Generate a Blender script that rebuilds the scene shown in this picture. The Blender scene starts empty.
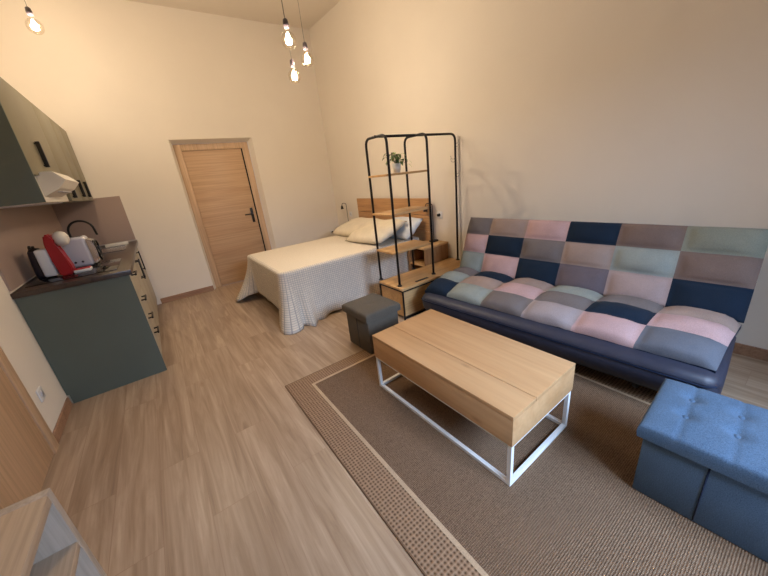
import bpy, bmesh, math, random
from mathutils import Vector, Matrix, noise as mnoise
PI = math.pi
random.seed(7)
C = bpy.context.scene.collection
sc = bpy.context.scene

# ------------------------------------------------------------------ materials
def srgb(r, g, b):
    f = lambda c: (c/255/12.92) if c/255 <= .04045 else ((c/255+.055)/1.055)**2.4
    return (f(r), f(g), f(b), 1)

def newmat(name):
    m = bpy.data.materials.new(name); m.use_nodes = True
    nt = m.node_tree; b = nt.nodes['Principled BSDF']
    return m, nt, b

def nd(nt, t, **kw):
    n = nt.nodes.new(t)
    for k, v in kw.items():
        if k.startswith('i_'):
            n.inputs[k[2:].replace('_', ' ')].default_value = v
        else: setattr(n, k, v)
    return n

def mapping(nt, scale=(1,1,1), coord='Object', rot=(0,0,0), loc=(0,0,0)):
    tc = nt.nodes.new('ShaderNodeTexCoord'); mp = nt.nodes.new('ShaderNodeMapping')
    mp.inputs['Scale'].default_value = scale; mp.inputs['Rotation'].default_value = rot
    mp.inputs['Location'].default_value = loc
    nt.links.new(tc.outputs[coord], mp.inputs['Vector'])
    return mp.outputs['Vector']

def ramp(nt, fac, stops):
    r = nt.nodes.new('ShaderNodeValToRGB')
    e = r.color_ramp.elements
    while len(e) < len(stops): e.new(.5)
    for i, (p, c) in enumerate(stops):
        e[i].position = p; e[i].color = c
    nt.links.new(fac, r.inputs['Fac'])
    return r.outputs['Color']

def mixc(nt, fac, a, b, mode='MIX'):
    n = nt.nodes.new('ShaderNodeMix'); n.data_type = 'RGBA'; n.blend_type = mode
    for sock, v in ((n.inputs[0], fac), (n.inputs[6], a), (n.inputs[7], b)):
        if hasattr(v, 'node'): nt.links.new(v, sock)
        else: sock.default_value = v
    return n.outputs[2]

def bump(nt, b, height, strength=.2, dist=.01):
    n = nt.nodes.new('ShaderNodeBump'); n.inputs['Strength'].default_value = strength
    n.inputs['Distance'].default_value = dist
    nt.links.new(height, n.inputs['Height']); nt.links.new(n.outputs[0], b.inputs['Normal'])

def mul(c, k): return (min(c[0]*k,1), min(c[1]*k,1), min(c[2]*k,1), 1)

def plain(name, col, rough=.5, metal=0, var=.06, nscale=12, bstr=0.0, bscale=200, spec=.5):
    m, nt, b = newmat(name)
    v = mapping(nt, (1,1,1))
    n = nd(nt, 'ShaderNodeTexNoise', i_Scale=nscale, i_Detail=4.0); nt.links.new(v, n.inputs['Vector'])
    c = ramp(nt, n.outputs['Fac'], [(.3, mul(col, 1-var)), (.7, mul(col, 1+var))])
    nt.links.new(c, b.inputs['Base Color'])
    b.inputs['Roughness'].default_value = rough; b.inputs['Metallic'].default_value = metal
    b.inputs['Specular IOR Level'].default_value = spec
    if bstr:
        n2 = nd(nt, 'ShaderNodeTexNoise', i_Scale=bscale, i_Detail=3.0); nt.links.new(v, n2.inputs['Vector'])
        bump(nt, b, n2.outputs['Fac'], bstr, .004)
    return m

def wood(name, light, dark, axis='y', rough=.45, knots=True, k=1.0, knotdark=.6, streak=.81):
    m, nt, b = newmat(name)
    s = {'x': (1.2,14,14), 'y': (14,1.2,14), 'z': (14,14,1.2)}[axis]
    v = mapping(nt, tuple(k*q for q in s))
    n = nd(nt, 'ShaderNodeTexNoise', i_Scale=1.3, i_Detail=7.0, i_Roughness=.6, i_Distortion=.6)
    nt.links.new(v, n.inputs['Vector'])
    c = ramp(nt, n.outputs['Fac'], [(.28, dark), (.5, mixt(light, dark, .35)), (.72, light)])
    s2 = tuple(q*4 if q > 5 else q for q in s)
    v2 = mapping(nt, tuple(k*q for q in s2))
    n2 = nd(nt, 'ShaderNodeTexNoise', i_Scale=2.0, i_Detail=4.0); nt.links.new(v2, n2.inputs['Vector'])
    f = ramp(nt, n2.outputs['Fac'], [(.35, (streak+.01,streak,streak-.02,1)), (.6, (1,1,1,1))])
    c = mixc(nt, 1.0, c, f, 'MULTIPLY')
    if knots:
        v3 = mapping(nt, tuple((2.2 if q < 5 else 6) for q in s))
        vo = nd(nt, 'ShaderNodeTexVoronoi', i_Scale=1.4); nt.links.new(v3, vo.inputs['Vector'])
        kf = ramp(nt, vo.outputs['Distance'], [(.0, (1,1,1,1)), (.13, (0,0,0,1))])
        c = mixc(nt, kf, c, mul(dark, knotdark))
    nt.links.new(c, b.inputs['Base Color']); b.inputs['Roughness'].default_value = rough
    bump(nt, b, n2.outputs['Fac'], .05, .002)
    return m

def mixt(a, b, t): return tuple(a[i]*(1-t)+b[i]*t for i in range(3)) + (1,)

def fabric(name, col, scale=260, var=.12, rough=.95, bstr=.35, sheen=.03):
    m, nt, b = newmat(name)
    v = mapping(nt)
    n = nd(nt, 'ShaderNodeTexNoise', i_Scale=scale, i_Detail=2.0); nt.links.new(v, n.inputs['Vector'])
    n1 = nd(nt, 'ShaderNodeTexNoise', i_Scale=9.0, i_Detail=5.0); nt.links.new(v, n1.inputs['Vector'])
    c = ramp(nt, n.outputs['Fac'], [(.3, mul(col, 1-var)), (.7, mul(col, 1+var))])
    c2 = ramp(nt, n1.outputs['Fac'], [(.3, (.86,.86,.86,1)), (.7, (1,1,1,1))])
    c = mixc(nt, 1.0, c, c2, 'MULTIPLY')
    nt.links.new(c, b.inputs['Base Color']); b.inputs['Roughness'].default_value = rough
    b.inputs['Specular IOR Level'].default_value = .2
    b.inputs['Sheen Weight'].default_value = sheen; b.inputs['Sheen Roughness'].default_value = .5
    bump(nt, b, n.outputs['Fac'], bstr, .003)
    return m

def floor_mat():
    m, nt, b = newmat('oak_laminate_floor')
    # planks run along world Y: brick texture rotated
    v = mapping(nt, (1,1,1), 'Object', (0,0,PI/2))
    br = nd(nt, 'ShaderNodeTexBrick', offset=.37, offset_frequency=2, squash=1, squash_frequency=2)
    br.inputs['Scale'].default_value = 1.0; br.inputs['Brick Width'].default_value = 1.28
    br.inputs['Row Height'].default_value = .192; br.inputs['Mortar Size'].default_value = .0012
    br.inputs['Mortar Smooth'].default_value = .1; br.inputs['Bias'].default_value = 0
    br.inputs['Color1'].default_value = (0,0,0,1); br.inputs['Color2'].default_value = (1,1,1,1)
    nt.links.new(v, br.inputs['Vector'])
    # grain, shifted per plank
    v2 = mapping(nt, (15,1.0,1), 'Object')
    add = nd(nt, 'ShaderNodeVectorMath', operation='ADD'); nt.links.new(v2, add.inputs[0])
    sc_ = nd(nt, 'ShaderNodeVectorMath', operation='SCALE'); sc_.inputs['Scale'].default_value = 37.0
    nt.links.new(br.outputs['Color'], sc_.inputs[0]); nt.links.new(sc_.outputs[0], add.inputs[1])
    n = nd(nt, 'ShaderNodeTexNoise', i_Scale=1.2, i_Detail=8.0, i_Roughness=.62, i_Distortion=.9)
    nt.links.new(add.outputs[0], n.inputs['Vector'])
    g = ramp(nt, n.outputs['Fac'], [(.22, srgb(132,108,88)), (.42, srgb(160,136,112)), (.58, srgb(178,155,131)), (.8, srgb(198,177,153))])
    v3 = mapping(nt, (90,2.5,1), 'Object')
    n2 = nd(nt, 'ShaderNodeTexNoise', i_Scale=1.0, i_Detail=3.0); nt.links.new(v3, n2.inputs['Vector'])
    f2 = ramp(nt, n2.outputs['Fac'], [(.3, (.90,.89,.88,1)), (.6, (1,1,1,1))])
    c = mixc(nt, 1.0, g, f2, 'MULTIPLY')
    tone = ramp(nt, br.outputs['Color'], [(0, (.93,.92,.91,1)), (1, (1,1,1,1))])
    c = mixc(nt, 1.0, c, tone, 'MULTIPLY')
    # knots
    v4 = mapping(nt, (5,1.6,1), 'Object')
    vo = nd(nt, 'ShaderNodeTexVoronoi', i_Scale=.9); nt.links.new(v4, vo.inputs['Vector'])
    kf = ramp(nt, vo.outputs['Distance'], [(0, (.8,.8,.8,1)), (.09, (0,0,0,1))])
    c = mixc(nt, kf, c, srgb(140,108,86))
    c = mixc(nt, br.outputs['Fac'], c, srgb(150,122,100))
    nt.links.new(c, b.inputs['Base Color']); b.inputs['Roughness'].default_value = .36
    b.inputs['Specular IOR Level'].default_value = .45
    bump(nt, b, n2.outputs['Fac'], .06, .002)
    return m

def rug_mat(name, border):
    m, nt, b = newmat(name)
    v = mapping(nt)
    def wv(scale, d, dist=0.0):
        w = nd(nt, 'ShaderNodeTexWave', wave_type='BANDS', bands_direction=d)
        w.inputs['Scale'].default_value = scale; w.inputs['Distortion'].default_value = dist
        w.inputs['Detail'].default_value = 2; w.inputs['Detail Scale'].default_value = 3
        nt.links.new(v, w.inputs['Vector']); return w.outputs['Fac']
    if border:
        vo = nd(nt, 'ShaderNodeTexVoronoi', voronoi_dimensions='2D', i_Scale=58.0, i_Randomness=.15); nt.links.new(v, vo.inputs['Vector'])
        c = ramp(nt, vo.outputs['Distance'], [(.08, srgb(80,62,48)), (.26, srgb(130,103,80)), (.55, srgb(160,132,106))])
        hh = vo.outputs['Distance']
        n1 = nd(nt, 'ShaderNodeTexNoise', i_Scale=5.0, i_Detail=3.0); nt.links.new(v, n1.inputs['Vector'])
    else:
        a = wv(46, 'X', 2.5); q = wv(40, 'Y', 2.5)
        mx = nd(nt, 'ShaderNodeMath', operation='MULTIPLY'); nt.links.new(a, mx.inputs[0]); nt.links.new(q, mx.inputs[1])
        hh = mx.outputs[0]
        n1 = nd(nt, 'ShaderNodeTexNoise', i_Scale=160.0, i_Detail=2.0); nt.links.new(v, n1.inputs['Vector'])
        ad = nd(nt, 'ShaderNodeMath', operation='ADD'); nt.links.new(hh, ad.inputs[0]); nt.links.new(n1.outputs['Fac'], ad.inputs[1])
        c = ramp(nt, ad.outputs[0], [(.35, srgb(92,72,56)), (.7, srgb(126,101,80)), (1.15, srgb(158,131,106))])
    nt.links.new(c, b.inputs['Base Color']); b.inputs['Roughness'].default_value = 1.0
    b.inputs['Specular IOR Level'].default_value = .1
    bump(nt, b, hh, .8, .006)
    return m

def cover_mat():
    m, nt, b = newmat('waffle_bedspread')
    v = mapping(nt, (1,1,1), 'UV')
    br = nd(nt, 'ShaderNodeTexBrick', offset=0, squash=1)
    br.inputs['Scale'].default_value = 1.0; br.inputs['Brick Width'].default_value = .022
    br.inputs['Row Height'].default_value = .020; br.inputs['Mortar Size'].default_value = .0028
    br.inputs['Mortar Smooth'].default_value = .6
    br.inputs['Color1'].default_value = srgb(224,214,198); br.inputs['Color2'].default_value = srgb(214,204,190)
    br.inputs['Mortar'].default_value = srgb(168,162,156)
    nt.links.new(v, br.inputs['Vector'])
    nt.links.new(br.outputs['Color'], b.inputs['Base Color'])
    b.inputs['Roughness'].default_value = .95; b.inputs['Specular IOR Level'].default_value = .15
    n = nd(nt, 'ShaderNodeMath', operation='SUBTRACT'); n.inputs[0].default_value = 1; nt.links.new(br.outputs['Fac'], n.inputs[1])
    bump(nt, b, n.outputs[0], .5, .004)
    return m

def cover_top_mat():
    m, nt, b = newmat('bedspread_top_weave')
    v = mapping(nt, (1,1,1), 'UV')
    n = nd(nt, 'ShaderNodeTexNoise', i_Scale=60.0, i_Detail=3.0); nt.links.new(v, n.inputs['Vector'])
    nt.links.new(ramp(nt, n.outputs['Fac'], [(.3, srgb(214,204,188)), (.7, srgb(226,216,200))]), b.inputs['Base Color'])
    b.inputs['Roughness'].default_value = .95; b.inputs['Specular IOR Level'].default_value = .15
    bump(nt, b, n.outputs['Fac'], .4, .004)
    return m

def glass_mat(name, tint=(1,1,1,1), amount=.12, rough=.02):
    m = bpy.data.materials.new(name); m.use_nodes = True; nt = m.node_tree; nt.nodes.clear()
    o = nd(nt, 'ShaderNodeOutputMaterial'); t = nd(nt, 'ShaderNodeBsdfTransparent'); t.inputs[0].default_value = tint
    g = nd(nt, 'ShaderNodeBsdfGlossy'); g.inputs['Roughness'].default_value = rough
    fr = nd(nt, 'ShaderNodeLayerWeight', i_Blend=.25)
    mu = nd(nt, 'ShaderNodeMath', operation='MULTIPLY_ADD'); mu.inputs[1].default_value = .3; mu.inputs[2].default_value = amount*.3
    nt.links.new(fr.outputs['Fresnel'], mu.inputs[0])
    mx = nd(nt, 'ShaderNodeMixShader'); nt.links.new(mu.outputs[0], mx.inputs[0])
    nt.links.new(t.outputs[0], mx.inputs[1]); nt.links.new(g.outputs[0], mx.inputs[2]); nt.links.new(mx.outputs[0], o.inputs[0])
    return m

def emit_mat(name, col, s):
    m, nt, b = newmat(name)
    b.inputs['Base Color'].default_value = (1,1,1,1)
    b.inputs['Emission Color'].default_value = col; b.inputs['Emission Strength'].default_value = s
    return m

M = {}
M['wall'] = plain('painted_plaster', srgb(230,221,208), .9, var=.012, nscale=3, bstr=.04, bscale=60, spec=.15)
M['ceiling'] = plain('ceiling_paint', srgb(224,214,200), .9, var=.01, nscale=3, spec=.1)
M['floor'] = floor_mat()
M['doorwood'] = wood('pale_oak_door', srgb(202,168,134), srgb(188,152,118), 'x', .45, False, .5)
M['framewood'] = wood('pale_oak_frame', srgb(210,178,144), srgb(198,164,130), 'z', .45, False, .6)
M['basewood'] = wood('oak_baseboard', srgb(176,136,106), srgb(146,108,82), 'x', .5, False)
M['tablewood'] = wood('knotty_oak_table', srgb(202,162,118), srgb(182,138,94), 'y', .42, True, .42, .72, .91)
M['rackwood'] = wood('rack_oak', srgb(214,172,118), srgb(190,146,96), 'x', .45, False)
M['headwood'] = wood('headboard_oak', srgb(204,158,110), srgb(176,128,84), 'y', .5, True)
M['nightwood'] = wood('nightstand_oak', srgb(170,126,84), srgb(134,94,58), 'z', .5, False)
M['cabwood2'] = wood('bleached_oak_upright', srgb(186,170,154), srgb(168,152,134), 'z', .5, False)
M['cabwood'] = wood('bleached_oak', srgb(192,172,150), srgb(174,152,130), 'y', .5, False)
M['black'] = plain('black_powder_coat', srgb(24,23,24), .4, .3, .1)
M['blackplastic'] = plain('black_plastic', srgb(20,19,20), .35)
M['white_metal'] = plain('white_powder_coat', srgb(232,234,234), .4, .0, .02)
M['chrome'] = plain('brushed_chrome', srgb(200,200,202), .22, 1.0, .04)
M['green'] = plain('sage_green_laminate', srgb(90,98,88), .55, var=.03, nscale=4)
M['green_warm_lit'] = plain('warm_lit_sage_laminate', srgb(132,126,106), .5, var=.03, nscale=4)  # same sage green as the end panel, warm lamplight put into the colour
M['cream'] = plain('cream_laminate', srgb(172,164,146), .5, var=.02)
M['worktop'] = wood('dark_brown_worktop', srgb(72,58,51), srgb(46,37,33), 'y', .28, False)
M['splash'] = plain('mauve_splashback', srgb(166,145,134), .42, var=.02, nscale=3)
M['hob'] = plain('ceramic_glass', srgb(16,15,17), .06, var=.02)
M['white_plastic'] = plain('white_plastic', srgb(226,224,222), .35, var=.02)
M['hoodwhite'] = plain('white_enamel', srgb(226,220,208), .35, var=.02)
M['lightgrey_plastic'] = plain('pale_grey_enamel', srgb(198,196,204), .3, var=.02)
M['red'] = plain('glossy_red_plastic', srgb(158,8,20), .4, var=.04)
M['kettle'] = plain('dark_kettle_enamel', srgb(62,54,60), .3, var=.08)
M['greyfab'] = fabric('charcoal_linen', srgb(94,87,77), 300, .16)
M['bluefab'] = fabric('blue_grey_linen', srgb(80,102,126), 300, .28)
M['navy'] = plain('navy_leatherette', srgb(44,48,64), .48, var=.12, nscale=20, bstr=.15, bscale=90)
M['navyfab'] = fabric('navy_cotton', srgb(30,40,62), 260, .1)
M['jute'] = rug_mat('jute_field', False)
M['jute_border'] = rug_mat('jute_border', True)
M['jute_line'] = fabric('pale_jute_line', srgb(188,162,132), 200, .15)
M['cover'] = cover_mat()
M['sheet'] = fabric('white_cotton', srgb(222,218,212), 150, .03, bstr=.12)
M['pillow'] = fabric('cream_cotton', srgb(226,214,192), 150, .03, bstr=.12)
M['pillow2'] = fabric('cool_white_cotton', srgb(216,220,224), 150, .03, bstr=.12)
M['mattress'] = fabric('dark_bed_base', srgb(58,50,48), 150, .06)
M['leaf'] = plain('leaf', srgb(66,96,44), .5, var=.35, nscale=25)
M['leaf_light'] = plain('leaf_variegated', srgb(150,170,96), .5, var=.2, nscale=25)
M['pot'] = plain('glazed_pot', srgb(206,210,208), .3)
M['soil'] = plain('soil', srgb(60,44,34), .95, var=.3, nscale=80)
M['gold'] = plain('brass', srgb(170,130,80), .35, .9)
M['paleslat'] = wood('pale_foot_wood', srgb(206,186,150), srgb(180,158,122), 'z', .5, False)
M['glass'] = glass_mat('clear_glass')
M['bulbglass'] = glass_mat('bulb_glass', (1,.97,.92,1), .15)
M['filament'] = emit_mat('glowing_filament', (1,.80,.52,1), 70)
M['gap'] = plain('dark_gap', srgb(26,22,20), .8)
PATCH = {
 'P': fabric('patch_pink', srgb(192,160,158)),
 'N': fabric('patch_navy', srgb(27, 41, 58)),
 'G': fabric('patch_grey', srgb(118,110,108)),
 'T': fabric('patch_taupe', srgb(160,140,130)),
 'S': fabric('patch_sage', srgb(146,152,146)),
 'B': fabric('patch_brown_grey', srgb(122,104,96)),
 'V': fabric('patch_grey_violet', srgb(108,98,104)),
 'L': fabric('patch_light_grey', srgb(164,152,152)),
 'M': fabric('patch_mauve', srgb(168,148,144)),
 'U': fabric('patch_blue_grey', srgb(104,108,118)),
 'Q': fabric('patch_green_grey', srgb(134,136,122)),
}

# ------------------------------------------------------------------ mesh helpers
def finish(name, bm, mats, parent=None, smooth=False, angle=None):
    me = bpy.data.meshes.new(name)
    bmesh.ops.recalc_face_normals(bm, faces=bm.faces)
    bm.to_mesh(me); bm.free()
    for m in (mats if isinstance(mats, (list, tuple)) else [mats]): me.materials.append(m)
    o = bpy.data.objects.new(name, me); C.objects.link(o)
    if parent: o.parent = parent
    if smooth:
        for p in me.polygons: p.use_smooth = True
    if angle:
        for p in me.polygons: p.use_smooth = True
        bm2 = bmesh.new(); bm2.from_mesh(me)
        for e in bm2.edges:
            if len(e.link_faces) == 2 and e.calc_face_angle(0) > math.radians(angle): e.smooth = False
        bm2.to_mesh(me); bm2.free()
    return o

def box(bm, x0, x1, y0, y1, z0, z1, bev=0, seg=2, mi=0):
    x0, x1 = sorted((x0, x1)); y0, y1 = sorted((y0, y1)); z0, z1 = sorted((z0, z1))
    r = bmesh.ops.create_cube(bm, size=1)
    vs = r['verts']
    for v in vs:
        v.co.x = x0 if v.co.x < 0 else x1; v.co.y = y0 if v.co.y < 0 else y1; v.co.z = z0 if v.co.z < 0 else z1
    fs = list({f for v in vs for f in v.link_faces})
    for f in fs: f.material_index = mi
    if bev:
        es = list({e for v in vs for e in v.link_edges})
        r = bmesh.ops.bevel(bm, geom=es, offset=bev, segments=seg, profile=.5, affect='EDGES')
        for f in r['faces']: f.material_index = mi
    return vs

def tube(bm, pts, r, n=10, closed=False, mi=0, caps=True):
    pts = [Vector(p) for p in pts]
    rs = r if isinstance(r, (list, tuple)) else [r]*len(pts)
    rings = []; prev = None
    N = len(pts)
    for i, p in enumerate(pts):
        if closed: t = (pts[(i+1) % N]-pts[i-1]).normalized()
        else: t = (pts[min(i+1, N-1)]-pts[max(i-1, 0)]).normalized()
        if prev is None:
            a = Vector((0,0,1)) if abs(t.z) < .9 else Vector((1,0,0))
            u = t.cross(a).normalized()
        else:
            u = (prev - t*prev.dot(t)).normalized()
        prev = u; w = t.cross(u)
        rings.append([bm.verts.new(p+rs[i]*(math.cos(2*PI*k/n)*u+math.sin(2*PI*k/n)*w)) for k in range(n)])
    m = N if closed else N-1
    for i in range(m):
        a, b = rings[i], rings[(i+1) % N]
        for k in range(n):
            f = bm.faces.new((a[k], a[(k+1) % n], b[(k+1) % n], b[k])); f.material_index = mi; f.smooth = True
    if not closed and caps:
        for rg in (rings[0], rings[-1]):
            f = bm.faces.new(rg); f.material_index = mi

def fillet(pts, r, seg=6):
    """round the inner corners of a polyline"""
    P = [Vector(p) for p in pts]; out = [P[0]]
    for i in range(1, len(P)-1):
        a = (P[i-1]-P[i]); b = (P[i+1]-P[i])
        rr = min(r, a.length*.49, b.length*.49)
        s = P[i]+a.normalized()*rr; e = P[i]+b.normalized()*rr
        for k in range(seg+1):
            t = k/seg
            out.append(s*(1-t)**2 + P[i]*2*t*(1-t) + e*t*t)
    out.append(P[-1]); return out

def lathe(bm, prof, c=(0,0,0), n=20, mi=0):
    rings = []
    for r, z in prof:
        if r < 1e-5: rings.append([bm.verts.new((c[0], c[1], c[2]+z))])
        else: rings.append([bm.verts.new((c[0]+r*math.cos(2*PI*k/n), c[1]+r*math.sin(2*PI*k/n), c[2]+z)) for k in range(n)])
    for a, b in zip(rings, rings[1:]):
        for k in range(n):
            va = [a[k % len(a)], a[(k+1) % len(a)]] if len(a) > 1 else [a[0]]
            vb = [b[(k+1) % len(b)], b[k % len(b)]] if len(b) > 1 else [b[0]]
            if len(va)+len(vb) >= 3:
                f = bm.faces.new(va+vb); f.material_index = mi; f.smooth = True

def prism(bm, poly, axis, a, b, mi=0):
    """poly in the two other axes, extruded from a to b along axis"""
    def mk(p, t):
        return {'x': (t, p[0], p[1]), 'y': (p[0], t, p[1]), 'z': (p[0], p[1], t)}[axis]
    A = [bm.verts.new(mk(p, a)) for p in poly]; B = [bm.verts.new(mk(p, b)) for p in poly]
    n = len(poly)
    fs = [bm.faces.new(A), bm.faces.new(B)]
    for i in range(n): fs.append(bm.faces.new((A[i], A[(i+1) % n], B[(i+1) % n], B[i])))
    for f in fs: f.material_index = mi
    return A+B

def boxobj(name, dims, mat, parent=None, bev=0, seg=2):
    bm = bmesh.new(); box(bm, *dims, bev=bev, seg=seg)
    return finish(name, bm, mat, parent, angle=40 if bev else None)

def thing(name, label, cat, loc=(0,0,0), rz=0, group=None):
    o = bpy.data.objects.new(name, None); C.objects.link(o); o.empty_display_size = .1
    o.location = loc; o.rotation_euler = (0,0,rz)
    o['label'] = label; o['category'] = cat
    if group: o['group'] = group
    return o

def tag(o, label, cat, group=None):
    o['label'] = label; o['category'] = cat
    if group: o['group'] = group
    return o

def struct(o, label=None, cat=None):
    o['kind'] = 'structure'
    if label: o['label'] = label
    if cat: o['category'] = cat
    return o

def dup(root, loc=None, rz=None, label=None):
    def rec(o, par):
        c = o.copy(); C.objects.link(c)
        if par: c.parent = par
        for ch in [q for q in list(C.objects) if q.parent == o]: rec(ch, c)
        return c
    r = rec(root, None)
    if loc: r.location = loc
    if rz is not None: r.rotation_euler = (0,0,rz)
    if label: r['label'] = label
    return r

# ------------------------------------------------------------------ room
W, H, YB = 3.6085, 3.50, -6.25
D1, D2, DH = -2.278, -1.237, 2.062
T = .14
struct(boxobj('floor', (-W-T, .5, YB-T, T, -.08, 0), M['floor']), 'light oak laminate floor with long planks', 'floor')
struct(boxobj('ceiling', (-W-T, .5, YB-T, T, H, H+.1), M['ceiling']), 'high plain cream ceiling', 'ceiling')
wr = lambda y: -.05-.05*y   # the right wall runs slightly out of square
bm = bmesh.new(); prism(bm, [(wr(0),0),(.5,0),(.5,YB),(wr(YB),YB)], 'z', 0, H)
struct(finish('wall_right', bm, M['wall']), 'plain cream wall behind the sofa and the headboard', 'wall')
struct(boxobj('wall_left', (-W-T, -W, YB, 0, 0, H), M['wall']), 'cream wall behind the kitchenette', 'wall')
bm = bmesh.new()
box(bm, -W-T, D1, 0, T, 0, H); box(bm, D2, .5, 0, T, 0, H); box(bm, D1, D2, 0, T, DH, H)
# splayed plaster reveal round the door
R1, R2, RH, RY = -2.243, -1.289, 2.017, .09
def wedge(p): 
    vs = [bm.verts.new(q) for q in p]
    bm.faces.new(vs)
wedge([(D1,0,0),(R1,RY,0),(R1,RY,RH),(D1,0,DH)])
wedge([(D2,0,0),(D2,0,DH),(R2,RY,RH),(R2,RY,0)])
wedge([(D1,0,DH),(R1,RY,RH),(R2,RY,RH),(D2,0,DH)])
struct(finish('wall_back', bm, M['wall']), 'cream wall with the interior door', 'wall')
# rear wall with a tall window behind the camera
WX0, WX1, WZ0, WZ1 = -2.3, -.75, .06, 2.25
bm = bmesh.new()
box(bm, -W-T, WX0, YB-T, YB, 0, H); box(bm, WX1, .5, YB-T, YB, 0, H)
box(bm, WX0, WX1, YB-T, YB, WZ1, H); box(bm, WX0, WX1, YB-T, YB, 0, WZ0)
struct(finish('wall_rear', bm, M['wall']), 'rear wall with the window', 'wall')
win = struct(thing('window_1', 'tall two-leaf window in the rear wall', 'window', (0,0,0)))
bm = bmesh.new()
for a, b_ in ((WX0, WX0+.06), (WX1-.06, WX1), (-1.565, -1.485)): box(bm, a, b_, YB-.1, YB-.04, WZ0, WZ1)
box(bm, WX0+.06, WX1-.06, YB-.1, YB-.04, WZ0, WZ0+.06); box(bm, WX0+.06, WX1-.06, YB-.1, YB-.04, WZ1-.06, WZ1)
finish('window_frame', bm, M['white_plastic'], win)
boxobj('pane', (WX0+.06, -1.565, YB-.073, YB-.067, WZ0+.06, WZ1-.06), M['glass'], win)
boxobj('pane', (-1.485, WX1-.06, YB-.073, YB-.067, WZ0+.06, WZ1-.06), M['glass'], win)

# baseboards
def base(name, dims):
    struct(boxobj(name, dims, M['basewood'], bev=.003, seg=1), 'low oak baseboard', 'baseboard')
base('baseboard_back', (-2.955, D1-.005, -.013, 0, 0, .075))
base('baseboard_back_right', (D2+.005, -.064, -.013, 0, 0, .075))
base('baseboard_left', (-W, -W+.013, -2.665, -2.17, 0, .075))
bm = bmesh.new(); prism(bm, [(wr(0)-.013,0),(wr(0),0),(wr(YB),YB),(wr(YB)-.013,YB)], 'z', 0, .075)
struct(finish('baseboard_right', bm, M['basewood']), 'low oak baseboard', 'baseboard')

# interior door in the back wall
d = struct(thing('door_1', 'pale oak interior door with black handle in the back wall', 'door', (0,0,0)))
bm = bmesh.new()
fy0, fy1 = .072, .139
box(bm, R1, -2.158, fy0+.02, fy1, 0, RH, .004); box(bm, -1.380, R2, fy0+.02, fy1, 0, RH, .004)
box(bm, -2.158, -1.380, fy0+.02, fy1, 1.935, RH, .004)
finish('door_frame', bm, M['framewood'], d, angle=40)
boxobj('door_leaf', (-2.156, -1.397, .105, .136, .006, 1.933), M['doorwood'], d, .003)
boxobj('door_seal', (-1.397, -1.381, .100, .134, .006, 1.933), M['gap'], d)
bm = bmesh.new()
box(bm, -1.475, -1.435, .093, .105, .87, 1.09, .006)
hd = finish('handle_plate', bm, M['blackplastic'], d, angle=40)
bm = bmesh.new()
tube(bm, fillet([(-1.455,.095,1.0),(-1.455,.045,1.0),(-1.575,.045,1.0)], .02), .009, 10)
finish('lever', bm, M['blackplastic'], hd)

# door in the left wall, only its far side is seen
d = struct(thing('door_2', 'pale oak door and trim at the left edge beside the kitchenette', 'door', (0,0,0)))
bm = bmesh.new()
box(bm, -W, -W+.018, -2.755, -2.668, 0, 2.1, .003); box(bm, -W, -W+.018, -3.72, -3.633, 0, 2.1, .003)
box(bm, -W, -W+.018, -3.72, -2.668, 2.1, 2.187, .003)
finish('door_trim', bm, M['framewood'], d, angle=40)
boxobj('door_leaf', (-W, -W+.010, -3.633, -2.755, .006, 2.1), M['framewood'], d, .002)

# splashback panels
struct(boxobj('trim_1', (-W, -W+.012, -2.15, 0, .915, 1.432), M['splash']), 'mauve splashback panel on the left wall', 'splashback')
struct(boxobj('trim_2', (-W+.012, -W+.635, -.012, 0, .915, 1.455), M['splash']), 'mauve splashback return on the back wall', 'splashback')

# sockets
def socket(name, label, loc, rz, plug=False, group=None):
    t = thing(name, label, 'socket', loc, rz, group)
    bm = bmesh.new(); box(bm, -.042, .042, -.009, 0, -.042, .042, .004)
    finish('plate', bm, M['white_plastic'], t, angle=40)
    bm = bmesh.new()
    lathe(bm, [(.0, 0), (.019, 0), (.019, .003), (0, .003)], n=16)
    bmesh.ops.rotate(bm, verts=bm.verts, cent=(0,0,0), matrix=Matrix.Rotation(PI/2, 3, 'X'))
    bmesh.ops.translate(bm, verts=bm.verts, vec=(0,-.009,0))
    finish('socket_face', bm, M['lightgrey_plastic'] if not plug else M['blackplastic'], t)
    if plug:
        bm = bmesh.new(); box(bm, -.013, .013, -.04, -.0125, -.015, .015, .005)
        finish('plug', bm, M['blackplastic'], t, angle=40)
    return t
socket('wall_socket', 'small white wall socket low on the left wall beside the door', (-W, -2.50, .30), PI/2)
socket('wall_socket', 'white wall socket left of the headboard above the pillows', (wr(-.46), -.46, .79), -PI/2)
socket('wall_socket', 'white wall socket with black plug right of the headboard', (wr(-2.43), -2.43, .84), -PI/2, True)
socket('wall_socket', 'small black socket low on the back wall beside the pillows', (-.20, 0, .48), 0, True)

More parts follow.
